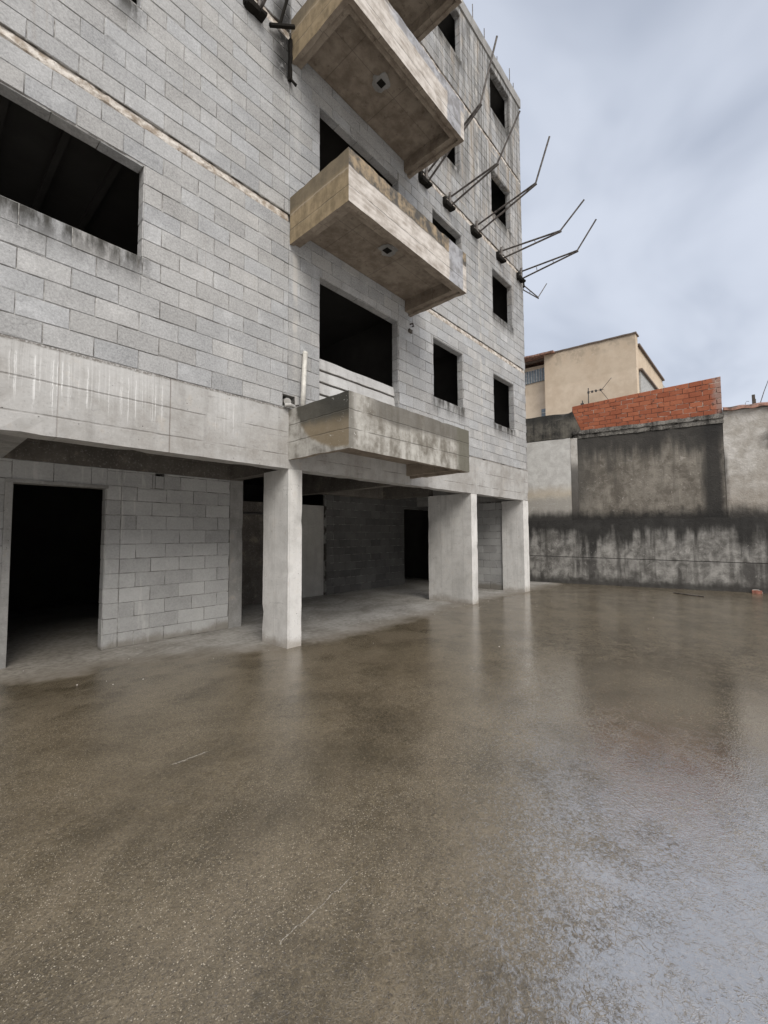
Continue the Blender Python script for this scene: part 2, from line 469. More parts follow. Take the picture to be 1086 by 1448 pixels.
def m_ground(g):
    P = g.pos(); x, y, z = g.xyz(P)
    big = g.noise(P, .33, 5, .6); mid = g.noise(P, 1.7, 6, .62); fin = g.noise(P, 14, 5, .65)
    grit = g.noise(P, 95, 4, .7)
    # sweep marks: streaks across the yard
    sw = g.noise(g.vec(x*.45+y*.30, y*3.0-x*1.6+(big-.5)*5.+(mid-.5)*1.2, 0.), 1., 5, .6)
    sw2 = g.noise(g.vec(x*.5-y*.3, x*1.4+y*3.2, 4.), 1., 5, .6)
    # dry apron under the building, wavy water line
    edge = g.sm(x, -.5, 1.2, 1.5, .78)-g.sm(x, 1.5, 4.2)*.92+g.sm(x, 6., 8.2)*.10-g.sm(x, 9., 10.5)*.05
    dry = g.sm(y-edge+(mid-.5)*.80+(fin-.5)*.30+(big-.5)*.3, -.10, .22)
    indoor = g.sm(y, -.05, .05)
    # aggregates: irregular stone grains in two sizes, pale ones in loose drifts
    jig = g.scl(g.noise(P, 40, 2, .5, 0., True), .016)
    Q = g.vadd(P, jig)
    vc = g.voro(Q, 150, out='Color'); vd = g.voro(Q, 150)
    cx, cy, cz = g.xyz(vc)
    dot = g.sm(vd, .15, .50, 1., 0.)
    near = g.sm(g.noise(P, .8, 3)+g.sm(x, .3, 1.6, .10, -.06), .36, .60)*.8+.16
    pale = g.sm(cx+near*.10, .90, .99)*dot
    darkst = g.sm(cy, .45, .75)*dot
    g2 = g.noise(g.vadd(P, g.vec(3., 1., 0.)), 150, 3, .7, .6)
    g3 = g.noise(P, 70, 4, .7, 1.0)
    asp = g.mix(g.sm(mid*.45+fin*.25+big*.3, .34, .66), (.057, .0445, .0255), (.134, .106, .067))
    asp = g.mix(g.sm(sw, .47, .66)*.34, asp, (.175, .14, .095))
    asp = g.mix(g.sm(sw2, .52, .72)*.25, asp, (.055, .043, .029))
    asp = g.mix((darkst*.65).sat(), asp, (.026, .020, .014))
    asp = g.mix(g.sm(g3, .52, .66)*.55, asp, (.235, .19, .123))
    asp = g.mix(g.sm(g3, .47, .34)*.65, asp, (.030, .023, .016))
    rA = g.noise(P, 22, 3, .5, .7); rB = g.noise(P, 47, 3, .5, .5)
    ridge = (g.sm((rA-.5).abs(), .004, .045, 1., 0.)*g.sm(g.noise(P, 5, 3), .38, .55)).max(g.sm((rB-.5).abs(), .004, .06, 1., 0.)*g.sm(g.noise(P, 7.3, 3), .42, .58)*.8)
    asp = g.mix((ridge*g.sm(mid, .36, .56)*.34).sat(), asp, (.26, .215, .148))
    asp = g.mix((g.sm(g2, .60, .70)*near*.8).sat(), asp, (.44, .38, .28))
    asp = g.mix((pale*near).sat(), asp, (.50, .44, .34))
    mud = g.sm(y-edge, -1.9, -.1)*g.sm(mid, .40, .58)
    asp = g.mix((mud*.35).sat(), asp, (.17, .14, .10))
    # long pale hairline cracks
    def crack(x0, y0, x1, y1, w):
        L = math.hypot(x1-x0, y1-y0); ex, ey = (x1-x0)/L, (y1-y0)/L
        t = x*ex+y*ey-(x0*ex+y0*ey); d = y*ex-x*ey-(y0*ex-x0*ey)
        return g.sm((d+(fin-.5)*.05+(mid-.5)*.03).abs(), w*.3, w, 1., 0.)*g.sm(t, 0., .04)*g.sm(t, L-.04, L, 1., 0.)
    ck = crack(.972, -3.456, 1.398, -3.424, .0032).max(crack(1.238, -1.86, 1.5, -1.872, .009))
    asp = g.mix((ck*g.sm(g3, .40, .55)*.75).sat(), asp, (.45, .42, .37))
    conc = g.mix(g.sm(mid*.6+fin*.4, .36, .64), (.20, .19, .172), (.36, .35, .33))
    conc = g.mix(g.sm(sw, .55, .66)*.4, conc, (.13, .12, .105))
    conc = g.mix((g.sm(x, .2, 3.6, 1., .15)*.70).sat(), conc, g.mix(g.sm(fin, .35, .62), (.15, .128, .098), (.27, .24, .195)))
    conc = g.mix((g.sm(y-edge+(mid-.5)*.6, .10, .75, 1., 0.)*.75).sat(), conc, (.15, .128, .098))
    col = g.mix(dry, asp, conc)
    # sky reflection put in by mask: stronger in the right-hand wedge, weak along the building
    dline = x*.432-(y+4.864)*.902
    sky_sheen = g.sm(dline/(x.max(0.)+1.1)+(big-.5)*.22+(mid-.5)*.06, -.22, .24)
    sky_sheen = sky_sheen*g.sm(sw*.5+mid*.2+sw2*.3, .36, .54, .62, 1.)*g.sm(x, 5.2, 9.5, 1., .30)
    rip = g.noise(P, 38, 4, .62, .5); rip2 = g.noise(P, 85, 3, .6, .3)
    # the added sheen breaks up round the coarser grains
    brk = g.sm(sky_sheen*.92+(rip-.5)*1.5+(rip2-.5)*1.1-ridge*.42, .08, .74)
    damp = g.sm(mid*.4+sw2*.6, .36, .58)
    wet = 1.-dry
    far = g.sm(x, 1.8, 5.)
    h = rip*(.75+sky_sheen*.10)+ridge*.20+rip2*.40+pale*.25*(1.-sky_sheen)-darkst*.25*(1.-sky_sheen)+g3*.30*(1.-sky_sheen)+fin*.25
    return dict(color=col, rough=.55+dry*.35, height=h, bump=.48-far*.26-sky_sheen*.10, dist=.006, ior=1.4, coat=wet*(.80+brk*.20),
                coat_rough=.03+(1.-brk)*.045+(1.-damp)*(1.-sky_sheen)*.05, coat_ior=2.1+brk*3.8)

def m_sooty(g):
    P = g.pos(); n = g.noise(P, 12, 5)
    return dict(color=g.mix(n, (.004, .004, .0035), (.022, .019, .016)), height=n, bump=.8, dist=.01, rough=.95, spec=.15)

def m_steel(g):
    P = g.pos(); n = g.noise(P, 14, 5, .6)
    return dict(color=g.mix(g.sm(n, .35, .65), (.055, .047, .042), (.15, .135, .125)), height=n, bump=.3, dist=.004, rough=.6, metal=.15)

def plain(col, rough=.8, var=.25, sc=8):
    def f(g):
        P = g.pos(); n = g.noise(P, sc, 5, .6)
        return dict(color=g.mix(g.sm(n, .3, .7), tuple(c*(1-var) for c in col), tuple(min(1, c*(1+var*.5)) for c in col)), height=n, bump=.25, dist=.004, rough=rough)
    return f

def wall_mat(kind):
    """stained boundary wall; object coordinates run along the wall (x), z up"""
    def f(g):
        O = g.objc(); P = g.pos(); x, y, z = g.xyz(O)
        big = g.noise(P, .9, 5, .6); mid = g.noise(P, 4.2, 6, .65, .3); fine = g.noise(P, 28, 5, .7)
        st = g.noise(g.vec(x*5.5, 0., z*.55), 1., 6, .65)
        stw = g.noise(g.vec(x*1.9, 0., z*.25), 1., 4, .6)
        scr = g.noise(g.vec(x*7., 0., z*9.), 1., 5, .72, 1.6)
        blk = (.016, .015, .014)
        w = (mid-.5)*.30+(st-.5)*.55
        if kind == 'plinth':
            col = g.mix(g.sm(mid*.6+big*.4, .38, .62), (.105, .10, .092), (.33, .32, .30))
            col = g.mix((g.sm(st, .50, .66)*.60).sat(), col, (.06, .056, .05))
            col = g.mix((g.sm(fine, .54, .70)*.22).sat(), col, (.42, .40, .37))
            # algae running down from the ledge, in tongues of varying length
            tong = g.sm(z+(mid-.5)*.15+(st-.5)*1.0+(stw-.5)*3.2+(big-.5)*1.3, .98, 1.75).max(g.sm(z+(st-.5)*.5+(big-.5)*.5, 1.38, 1.74))
            col = g.mix((tong*.93).sat(), col, blk)
            low = g.sm(z+w*.5, .07, .30, 1., 0.)
            col = g.mix((low*.85).sat(), col, (.03, .028, .025))
            lf = g.sm(z, .70, .85, 1., 0.)
            col = g.mix((g.sm(stw*.6+big*.4, .48, .60)*.85*lf).sat(), col, (.040, .037, .034))
            col = g.mix((g.sm(scr, .60, .66)*.40*g.sm(z, .2, .4)*g.sm(z, 1.45, 1.1, 0., 1.)).sat(), col, (.52, .50, .47))
            ln = g.sm((z-.80+(mid-.5)*.012+(x-1.)*.015).abs(), .003, .016, 1., 0.)
            col = g.mix((ln*.8).sat(), col, (.03, .028, .026))
            h = mid+fine*.5-ln*1.5
        elif kind == 'pale':
            col = g.mix(g.sm(big*.5+mid*.5, .40, .62), (.46, .45, .43), (.60, .595, .57))
            wz = z+(mid-.5)*.30
            col = g.mix((g.sm(wz, 2.75, 3.15, 1., 0.)*.62).sat(), col, (.45, .37, .26))
            col = g.mix((g.sm(wz, 2.55, 2.80, 1., 0.)*.80).sat(), col, (.31, .30, .28))
            col = g.mix((g.sm(scr, .56, .63)*g.sm(wz, 2.85, 2.65, 0., 1.)*.5).sat(), col, (.50, .49, .46))
            col = g.mix((g.sm(z+w*.6, 2.03, 2.34, 1., 0.)*.93).sat(), col, blk)
            h = mid*.5+fine*.3
        elif kind == 'main':
            col = g.mix(g.sm(mid*.55+big*.45, .38, .60), (.12, .106, .088), (.25, .228, .195))
            col = g.mix((g.sm(scr, .60, .66)*.45).sat(), col, (.50, .47, .43))
            top = g.sm(z+w*1.3+(stw-.5)*1.6, 3.55, 4.15)
            col = g.mix((g.sm(st*.7+mid*.3, .50, .64)*.5).sat(), col, (.06, .054, .046))
            col = g.mix((top*.86).sat(), col, (.026, .025, .024))
            left = g.sm(x+w*.9, .25, 1.25, 1., 0.)*g.sm(z, 2.2, 3., .5, .8)
            col = g.mix(left.sat(), col, (.05, .048, .044))
            stripe = g.sm((x-3.83+w*.30).abs(), .10, .34, 1., 0.)
            col = g.mix((stripe*.92).sat(), col, (.022, .021, .020))
            tree = g.sm((x-1.38+(mid-.5)*.30).abs(), .03, .16+.0, 1., 0.)*g.sm(z+(mid-.5)*.3, 3.15, 3.5)
            col = g.mix((tree*.6).sat(), col, (.05, .047, .042))
            col = g.mix((g.sm(z+w*.7, 1.98, 2.32, 1., 0.)*.94).sat(), col, blk)
            h = mid+fine*.5+scr*.6
        elif kind == 'right':
            col = g.mix(g.sm(mid*.5+big*.5, .38, .60), (.36, .335, .30), (.56, .54, .51))
            col = g.mix((g.sm(scr, .58, .66)*.35).sat(), col, (.30, .25, .19))
            col = g.mix((g.sm(z+w*.6, 2.4, 3.3, 1., 0.)*.62).sat(), col, (.24, .205, .165))
            col = g.mix((g.sm(x+w*.4, 4.02, 4.22, 1., 0.)*g.sm(z, 3.9, 3.4, 0., 1.)*.85).sat(), col, (.06, .055, .05))
            sp = g.sm((((x-5.15)**2.0)+((z-3.9)**2.0))**.5+(mid-.5)*.3, .10, .42, 1., 0.)
            col = g.mix((sp*.85).sat(), col, (.05, .046, .042))
            col = g.mix((g.sm(z+w*.7, 1.98, 2.38, 1., 0.)*.92).sat(), col, blk)
            h = mid*1.3+fine*.5+scr*.5
        elif kind == 'cap':
            col = g.mix(g.sm(mid*.5+st*.5, .38, .62), (.028, .027, .025), (.135, .125, .105))
            col = g.mix((g.sm(z+w*.5, 5.0, 5.25)*.8).sat(), col, (.02, .02, .019))
            h = mid+fine*.5
        elif kind == 'ledge':
            col = g.mix(g.sm(mid*.6+fine*.4, .40, .60), (.06, .056, .05), (.23, .218, .198))
            col = g.mix((g.sm(st, .52, .62)*.7).sat(), col, (.03, .028, .026))
            h = mid+fine
        return dict(color=col, height=h, bump=.9, dist=.02, rough=.92)
    return f

def m_brick(g):
    P = g.pos(); A = g.xyz(g.attr('bcol')); n = g.noise(P, 6, 5, .6); f = g.noise(P, 50, 4)
    x, y, z = g.xyz(g.objc())
    col = g.mix(A[0], (.27, .080, .038), (.36, .120, .060))
    col = g.mix(g.sm(n, .45, .7)*.5, col, (.24, .06, .028))
    col = g.mix((g.sm(x+(n-.5)*.3, 3.85, 4.0)*.55).sat(), col, (.30, .27, .25))
    col = g.mix((g.sm(g.noise(P, 9, 4), .63, .69)*.7).sat(), col, (.06, .04, .03))
    return dict(color=col, height=n+f*.6, bump=.5, dist=.01, rough=.9)
def m_brickmortar(g):
    P = g.pos(); n = g.noise(P, 4, 4)
    return dict(color=g.mix(g.sm(n, .48, .60), (.09, .04, .028), (.40, .33, .28)), rough=.95)

def m_stucco(g):
    P = g.pos(); x, y, z = g.xyz(P)
    big = g.noise(P, .5, 5, .6); mid = g.noise(P, 2.2, 6, .65); st = g.noise(g.vec(x*1.2, y*1.2, z*.22), 1., 5)
    scr = g.noise(P, 1.7, 5, .72, 1.4)
    col = g.mix(g.sm(big*.5+mid*.5, .38, .62), (.58, .465, .345), (.68, .565, .435))
    col = g.mix((g.sm(z, 10.3, 10.5)*.22).sat(), col, (.40, .31, .21))
    top = g.sm(z+(st-.5)*2.5, 11.4, 12.2)*g.sm(mid, .42, .60)
    col = g.mix((top*.45).sat(), col, (.24, .19, .135))
    wh = g.sm(scr, .62, .66)*g.sm((z-11.55).abs(), .25, .6, 1., 0.)*g.sm(y, 2.6, 2.0, 0., 1.)
    col = g.mix((wh*.7).sat(), col, (.66, .63, .57))
    return dict(color=col, height=mid, bump=.3, dist=.03, rough=.92)

def m_tile(g):
    P = g.pos(); n = g.noise(P, 7, 5)
    return dict(color=g.mix(g.sm(n, .36, .64), (.13, .075, .055), (.36, .20, .15)), height=n, bump=.4, dist=.01, rough=.88)

M = {}
def mk(k, b, **kw): M[k] = material(k, b, **kw)
mk('concrete_block', m_block); mk('mortar', m_mortar)
mk('beam_concrete', concrete(boards=(2.60, 2.91), drips=True))
mk('column_concrete', concrete(base=(.70, .69, .67), dark=(.50, .49, .47), warm=.16, panels=True))
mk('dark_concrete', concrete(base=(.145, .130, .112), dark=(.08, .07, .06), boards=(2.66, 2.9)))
mk('cap_concrete', concrete(base=(.33, .325, .315), dark=(.20, .195, .185)))
mk('render_infill', concrete(base=(.64, .64, .635), dark=(.46, .455, .445), warm=.22, lines=.70, boards=[3.246+.186*k+e for k in range(0, 5) for e in (-.004, .008)]))
mk('pale_plaster', concrete(base=(.46, .45, .425), dark=(.37, .36, .335), warm=.1))
mk('broken_plaster', m_band)
mk('balcony_soffit', balcony_mat(0))
for i in (1, 2, 3): mk('balcony_concrete_%d' % i, balcony_mat(i))
mk('raw_interior', m_interior); mk('room_block', m_room_block); mk('lower_block', m_lower_block)
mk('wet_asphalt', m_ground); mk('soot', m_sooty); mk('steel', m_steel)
mk('white_pvc', plain((.62, .60, .55), .45)); mk('grey_pvc', plain((.42, .41, .39), .55))
for k in ('plinth', 'pale', 'main', 'right', 'cap', 'ledge'): mk('wall_'+k, wall_mat(k))
mk('hollow_brick', m_brick); mk('brick_mortar', m_brickmortar)
mk('stucco', m_stucco); mk('clay_tile', m_tile)
mk('fascia', plain((.16, .12, .095))); mk('vent_glass', plain((.20, .24, .27), .3)); mk('vent_bar', plain((.40, .40, .39)))
mk('dark_metal', plain((.06, .055, .052), .6)); mk('grey_panel', plain((.42, .42, .41)))
mk('timber', plain((.075, .062, .05), .85)); mk('scrap_red', plain((.34, .14, .10), .7)); mk('rubble', plain((.50, .47, .43), .9))

# ------------------------------------------------------------------ apartment building
bld = thing('apartment_building', 'unfinished grey concrete block apartment building with open windows and projecting balconies above the wet yard', 'building', (0, 0, 0))
X0 = -3.6
holes = WINS + BALC + [CAV]
segs = [(X0, 3.48), (3.48, 8.86), (8.86, UE)]
bm = bmesh.new()
zs = []
levels = [(3.25, 5.90), (6.02, 8.60), (8.73, 11.32), (11.44, 13.62)]
for a, b in levels: zs += courses(a, b, (b-a)/13 if b < 13 else .2)
masonry(bm, segs, zs, holes)
# reveals, block by block, on the jambs seen from the yard (left side of openings looks right and is hidden)
for h in WINS+BALC:
    u = h[1]
    cz = [(max(a, h[2]), min(b, h[3])) for a, b in zs if b > h[2]+.03 and a < h[3]-.03]
    masonry(bm, [(.008, .15)], cz, (), bw=.4, tf=(lambda s, d, z, u=u: (u-.0095+d, s, z)))
for h in WINS+BALC:
    masonry(bm, [(h[0], h[1])], [(.008, .15)], (), bw=.4, tf=(lambda u, d, q, z=h[3]: (u, q, z-.0095+d)))
obj('block_facade', bm, M['concrete_block'], bld)
bm = bmesh.new()
for a, b in levels: panel(bm, X0, UE, a, b, [(h[0], h[1], max(h[2], a), min(h[3], b)) for h in holes if h[3] > a and h[2] < b], .010, .15)
for a, b in BANDS: box(bm, X0, UE, .04, .149, a, b)
obj('mortar_backing', bm, M['mortar'], bld)
# broken plaster strip at every floor line
for a, b in BANDS:
    bm = bmesh.new()
    holes_b = [(3.48, 6.23)]
    for s0, s1 in ((X0, 3.47), (6.24, UE)):
        bb = bmesh.new()
        n = int((s1-s0)/.05)
        rows = [a-.012, a+.015, a+.05, b-.022]
        grid = []
        for i in range(n+1):
            u = s0+(s1-s0)*i/n
            colv = []
            for j, zz in enumerate(rows):
                nz = noise.noise(Vector((u*3, zz*7, 1.3)))*.030 + noise.noise(Vector((u*13, zz*9, 4)))*.020
                d = (.018, .006, .010, .022)[j] + noise.noise(Vector((u*8, zz*20, 2)))*.018
                colv.append(bm.verts.new((u, d, zz+(nz if j in (0, 3) else nz*.4))))
            colv.append(bm.verts.new((u, .03, b-.004)))
            grid.append(colv)
        bb.free()
        for p, q in zip(grid, grid[1:]):
            for j in range(len(p)-1):
                bm.faces.new((p[j], q[j], q[j+1], p[j+1]))
    obj('floor_band', bm, M['broken_plaster'], bld)
# roof coping
bm = bmesh.new(); box(bm, X0, UE+.03, -.03, .6, 13.62, ROOF); cut_fine(bm, .3); roughen(bm, .006, 5)
obj('roof_coping', bm, M['cap_concrete'], bld)
# starter bars on the roof edge
for u, z1 in ((8.93, 14.56), (9.51, 14.46), (10.95, 14.6), (11.18, 14.35), (10.2, 14.3)):
    bm = bmesh.new(); tube(bm, [(u, .1, ROOF-.05), (u+.01, .11, (ROOF+z1)/2), (u-.01, .1, z1)], .011, 6)
    obj('starter_bar', bm, M['steel'], bld)
# ground beam: facade side
bm = bmesh.new()
box(bm, X0, UE, -.004, .22, 2.417, 3.246)
cut_fine(bm, .16); roughen(bm, .003, 7, chip=.05)
obj('facade_beam', bm, M['beam_concrete'], bld)
# columns and blade columns
def column(x0, x1, y0, y1, z1=2.42, mat='column_concrete'):
    bm = bmesh.new(); box(bm, x0, x1, y0, y1, -.05, z1)
    cut_fine(bm, .12); roughen(bm, .0025, 6, chip=.03)
    return obj('column', bm, M[mat], bld)
column(3.50, 3.73, .002, .60)
column(8.31, 8.56, .002, 1.16)
column(10.98, UE-.002, .002, .62)
column(3.63, 3.86, 1.79, 2.05, 2.9, 'cap_concrete')
# inner beams and slab over the open ground floor
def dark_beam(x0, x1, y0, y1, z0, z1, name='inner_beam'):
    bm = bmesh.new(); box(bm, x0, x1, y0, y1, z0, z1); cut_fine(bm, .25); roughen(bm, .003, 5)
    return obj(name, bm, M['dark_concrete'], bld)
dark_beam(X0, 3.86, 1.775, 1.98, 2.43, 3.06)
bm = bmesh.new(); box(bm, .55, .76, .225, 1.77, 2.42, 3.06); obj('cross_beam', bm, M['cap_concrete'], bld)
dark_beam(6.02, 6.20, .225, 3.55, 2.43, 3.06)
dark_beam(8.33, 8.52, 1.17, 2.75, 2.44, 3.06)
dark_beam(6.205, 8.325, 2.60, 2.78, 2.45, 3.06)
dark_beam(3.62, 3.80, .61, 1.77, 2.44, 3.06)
for k, z in enumerate((3.07, 5.86, 8.56, 11.28, 13.55)):
    bm = bmesh.new(); box(bm, X0, UE-.16, .155 if k else .222, 7., z, z+.16)
    if k == 0: box(bm, UE-.155, 12.3, 1.2, 7., z, z+.158)
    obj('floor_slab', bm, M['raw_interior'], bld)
# recessed ground-floor block wall with doorway
door = (.86, 1.84, -.1, 2.175)
vent = (2.46, 2.58, 2.385, 2.428)
bm = bmesh.new()
masonry(bm, [(X0, .70), (.70, .86), (1.84, 2.02), (2.02, 3.63)], courses(0.0, 2.43, .2), [door, vent], bw=.4, tf=lambda u, d, z: (u, 1.79+d, z))
masonry(bm, [(.86, 1.84)], [(2.178, 2.43)], [], bw=.4, tf=lambda u, d, z: (u, 1.79+d, z))
masonry(bm, [(1.80, 1.95)], courses(0., 2.17, .2), [], bw=.4, tf=lambda s, d, z: (1.84-.0095+d, s, z))
obj('ground_floor_wall', bm, M['lower_block'], bld)
bm = bmesh.new(); panel(bm, X0, 3.629, -.02, 2.43, [door, vent], 1.80, 1.95)
obj('wall_backing', bm, M['mortar'], bld)
bm = bmesh.new()
box(bm, .80, .872, 1.76, 1.96, -.01, 2.15); box(bm, .80, 1.86, 1.772, 1.96, 2.15, 2.19)
cut_fine(bm, .3); roughen(bm, .003, 5)
obj('door_frame', bm, M['cap_concrete'], bld)
# dark rooms behind
bm = bmesh.new()
def inside(x0, x1, y0, y1, z0, z1): box(bm, x0, x1, y0, y1, z0, z1)
inside(X0, UE-.16, 6.9, 7.05, 0, ROOF-.1)                  # back
inside(X0, X0+.15, .16, 6.9, -.02, ROOF-.1)                # far left end
inside(-2.6, -2.45, 1.96, 6.9, -.02, 3.07)
inside(3.70, 3.86, 2.06, 6.9, -.02, 3.07)                  # room behind the doorway, right side
inside(11.04, 11.13, .16, 6.9, 3.3, ROOF-.2)
for k in range(4):
    z0, z1 = (3.24, 6.03, 8.73, 11.45)[k], (5.85, 8.55, 11.27, 13.54)[k]
    inside(2.7, 2.82, .16, 6.85, z0, z1); inside(6.42, 6.54, .16, 6.85, z0, z1); inside(8.70, 8.82, .16, 6.85, z0, z1)
inside(12.3, 12.45, 1.2, 7.0, -.02, 3.22)
inside(10.9, 12.4, 7.06, 7.2, -.02, 3.22)
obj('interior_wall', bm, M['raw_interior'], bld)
# end wall of the upper floors
bm = bmesh.new(); panel(bm, .012, 7.0, 3.25, 13.62, [], .012, .15, tf=lambda u, d, z: (UE-d, u, z))
obj('end_wall_backing', bm, M['mortar'], bld)
bm = bmesh.new()
masonry(bm, [(.002, 7.0)], zs+list(BANDS), [], tf=lambda u, d, z: (UE-d, u, z))
bmesh.ops.reverse_faces(bm, faces=bm.faces[:])
obj('block_end_wall', bm, M['concrete_block'], bld)
bm = bmesh.new(); box(bm, UE-.22, UE-.003, .225, 7., 2.42, 3.245); obj('end_beam', bm, M['beam_concrete'], bld)
# block wall behind the last blade column (ground floor end)
bm = bmesh.new()
masonry(bm, [(.625, 2.0)], courses(0, 2.42, .2), [], tf=lambda s, d, z: (11.02+d, s, z)); 
for f in bm.faces[:]: f.normal_flip()
obj('ground_floor_end_wall', bm, M['lower_block'], bld)
bm = bmesh.new(); box(bm, 11.03, 11.18, .625, 2.0, -.02, 2.42); box(bm, 11.18, 12.4, 1.86, 2.0, -.02, 3.2)
obj('end_wall_core', bm, M['mortar'], bld)
# rear wall of the open bay: pale low wall, then blocks, then a dark doorway
bm = bmesh.new(); box(bm, 6.12, 7.26, 3.70, 3.85, -.02, 2.27); cut_fine(bm, .4); roughen(bm, .002, 4)
obj('pale_partition', bm, M['pale_plaster'], bld)
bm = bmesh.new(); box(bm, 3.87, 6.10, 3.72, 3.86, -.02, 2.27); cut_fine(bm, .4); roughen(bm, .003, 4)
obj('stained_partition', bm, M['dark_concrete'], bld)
bm = bmesh.new(); tube(bm, [(3.88, 3.69, 2.0), (5.2, 3.685, 2.01), (6.1, 3.69, 2.0)], .022, 8); obj('wall_conduit', bm, M['dark_metal'], bld)
rear_door = (10.42, 11.9, -.1, 2.33)
bm = bmesh.new(); masonry(bm, [(7.27, 7.52), (7.52, 12.2)], courses(0, 3.05, .2), [rear_door], tf=lambda u, d, z: (u, 3.60+d, z))
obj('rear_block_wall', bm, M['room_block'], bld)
bm = bmesh.new(); panel(bm, 7.27, 12.3, -.02, 3.06, [rear_door], 3.61, 3.75); obj('rear_wall_core', bm, M['mortar'], bld)
# infill parapet in the lowest balcony opening: wavy rendered courses
bm = bmesh.new()
n = 46; prof = []
for c in range(5):
    zb = 3.25+c*.186
    prof += [(zb+.002, .128), (zb+.004, .096), (zb+.012, .092), (zb+.10, .100), (zb+.176, .112), (zb+.185, .128)]
rows = []
for i in range(n+1):
    u = 4.045+(5.855-4.045)*i/n
    rows.append([bm.verts.new((u, d+noise.noise(Vector((u*3, z*4, 2)))*.010, z+noise.noise(Vector((u*2.2, round((z-3.25)/.186), 9)))*.007)) for z, d in prof]+[bm.verts.new((u, .148, 4.185))])
for a, b in zip(rows, rows[1:]):
    for j in range(len(a)-1): bm.faces.new((a[j], b[j], b[j+1], a[j+1]))
obj('rendered_infill', bm, M['render_infill'], bld)
# joists and a broken beam seen through the big left window
for i in range(7):
    bm = bmesh.new(); box(bm, -1.5+i*.5, -1.44+i*.5, .2, 4.5, 5.78, 5.857); obj('ceiling_joist', bm, M['raw_interior'], bld)
bm = bmesh.new(); box(bm, -2., 2.68, 1.55, 1.68, 5.18, 5.30); cut_fine(bm, .12); roughen(bm, .03, 5)
obj('broken_beam', bm, M['cap_concrete'], bld)
# cavity with broken drain elbow beside the lowest balcony
bm = bmesh.new(); box(bm, 3.38, 3.62, .13, .149, 3.26, 3.45); obj('cavity_back', bm, M['soot'], bld)
bm = bmesh.new(); tube(bm, [(3.50, .14, 3.36), (3.49, .03, 3.35), (3.46, -.02, 3.33)], .05, 12); obj('drain_stub', bm, M['grey_pvc'], bld)

# balconies
def balcony(i):
    z0, z1 = BAL_Z[i]; H = z1-z0; W = BX1-BX0; D = BD
    bm = bmesh.new()
    t = .075
    prism(bm, [(0, 0), (0, -D), (W, -D), (W, 0), (W-t, 0), (W-t, -D+t), (t, -D+t), (t, 0)], .0, H)
    cut_fine(bm, .11); roughen(bm, .0028, 9, chip=.045)
    m = M['balcony_concrete_%d' % (1 if i == 0 else 2 if i == 1 else 3)]
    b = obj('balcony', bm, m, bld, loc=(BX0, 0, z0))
    # inner lip of the rim and the recessed soffit slab
    l = .10
    bm = bmesh.new()
    prism(bm, [(t-.004, -.004), (t-.004, -D+t-.004), (W-t+.004, -D+t-.004), (W-t+.004, -.004), (W-t-l, -.004), (W-t-l, -D+t+l), (t+l, -D+t+l), (t+l, -.004)], .040, .27)
    cut_fine(bm, .3); roughen(bm, .0025, 6)
    obj('rim_lip', bm, M['balcony_soffit'], b)
    bm = bmesh.new(); box(bm, t+l-.006, W-t-l+.006, -D+t+l-.006, -.006, .245, .36); cut_fine(bm, .3); roughen(bm, .002, 3)
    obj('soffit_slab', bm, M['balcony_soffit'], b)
    if i in (1, 2):
        cx, cy = (1.28, -.70) if i == 1 else (1.24, -.63)
        bm = bmesh.new(); ring = []
        for k in range(22):
            a = 2*math.pi*k/22; rr = .125*(1+.55*noise.noise(Vector((math.cos(a)*1.4, math.sin(a)*1.4, i*3.))))
            ring.append((cx+rr*1.25*math.cos(a), cy+rr*math.sin(a)))
        inner = [(cx+.055*sx, cy+.045*sy) for sx, sy in ((1, -1), (1, 1), (-1, 1), (-1, -1))]
        o = [bm.verts.new((x, y, .2375)) for x, y in ring]; o2 = [bm.verts.new((x, y, .250)) for x, y in ring]
        bm.faces.new(o[::-1])
        for k in range(22): bm.faces.new((o[k], o[(k+1) % 22], o2[(k+1) % 22], o2[k]))
        patch = obj('ceiling_patch', bm, M['cap_concrete'], b)
        bm = bmesh.new(); box(bm, cx-.06, cx+.05, cy-.05, cy+.05, .230, .244); obj('outlet_hole', bm, M['soot'], patch)
    return b
for i in range(4): balcony(i)

# ------------------------------------------------------------------ loose and fixed things on the facade
p = thing('drain_pipe', 'short white plastic pipe leaning on the block wall above the end of the lowest balcony', 'pipe', (3.66, -.09, 3.225))
bm = bmesh.new(); tube(bm, [(0, 0, 0), (.02, .005, .3), (.05, .03, .6), (.085, .055, .86)], .036, 12); obj('pipe_body', bm, M['white_pvc'], p, smooth=True)
bm = bmesh.new(); tube(bm, [(.083, .054, .845), (.09, .058, .875)], .039, 12); obj('pipe_rim', bm, M['white_pvc'], p)
p = thing('rubble_piece', 'small broken pieces of grey plastic drain lying at the wall cavity beside the white pipe', 'debris', (3.50, -.06, 3.246))
bm = bmesh.new(); tube(bm, [(-.10, .02, .02), (-.03, -.01, .03), (.04, .0, .02)], .028, 9); obj('pipe_fragment', bm, M['grey_pvc'], p)
bm = bmesh.new(); tube(bm, [(-.02, -.02, .05), (.06, .01, .04), (.12, .0, .06)], .012, 6); obj('twisted_strap', bm, M['steel'], p)

p = thing('wall_hook', 'small rusty bent hook fixed to the blocks under the right end of the middle balcony', 'hook', (6.20, 0, 5.31))
bm = bmesh.new(); tube(bm, [(0, .01, .12), (.02, -.05, .13), (.025, -.06, .07), (.0, -.05, .06)], .016, 7); obj('hook_arm', bm, M['steel'], p)
bm = bmesh.new(); box(bm, -.05, .04, -.03, .006, -.05, .02); cut_fine(bm, .03); roughen(bm, .012, 20); obj('hook_plate', bm, M['timber'], p)

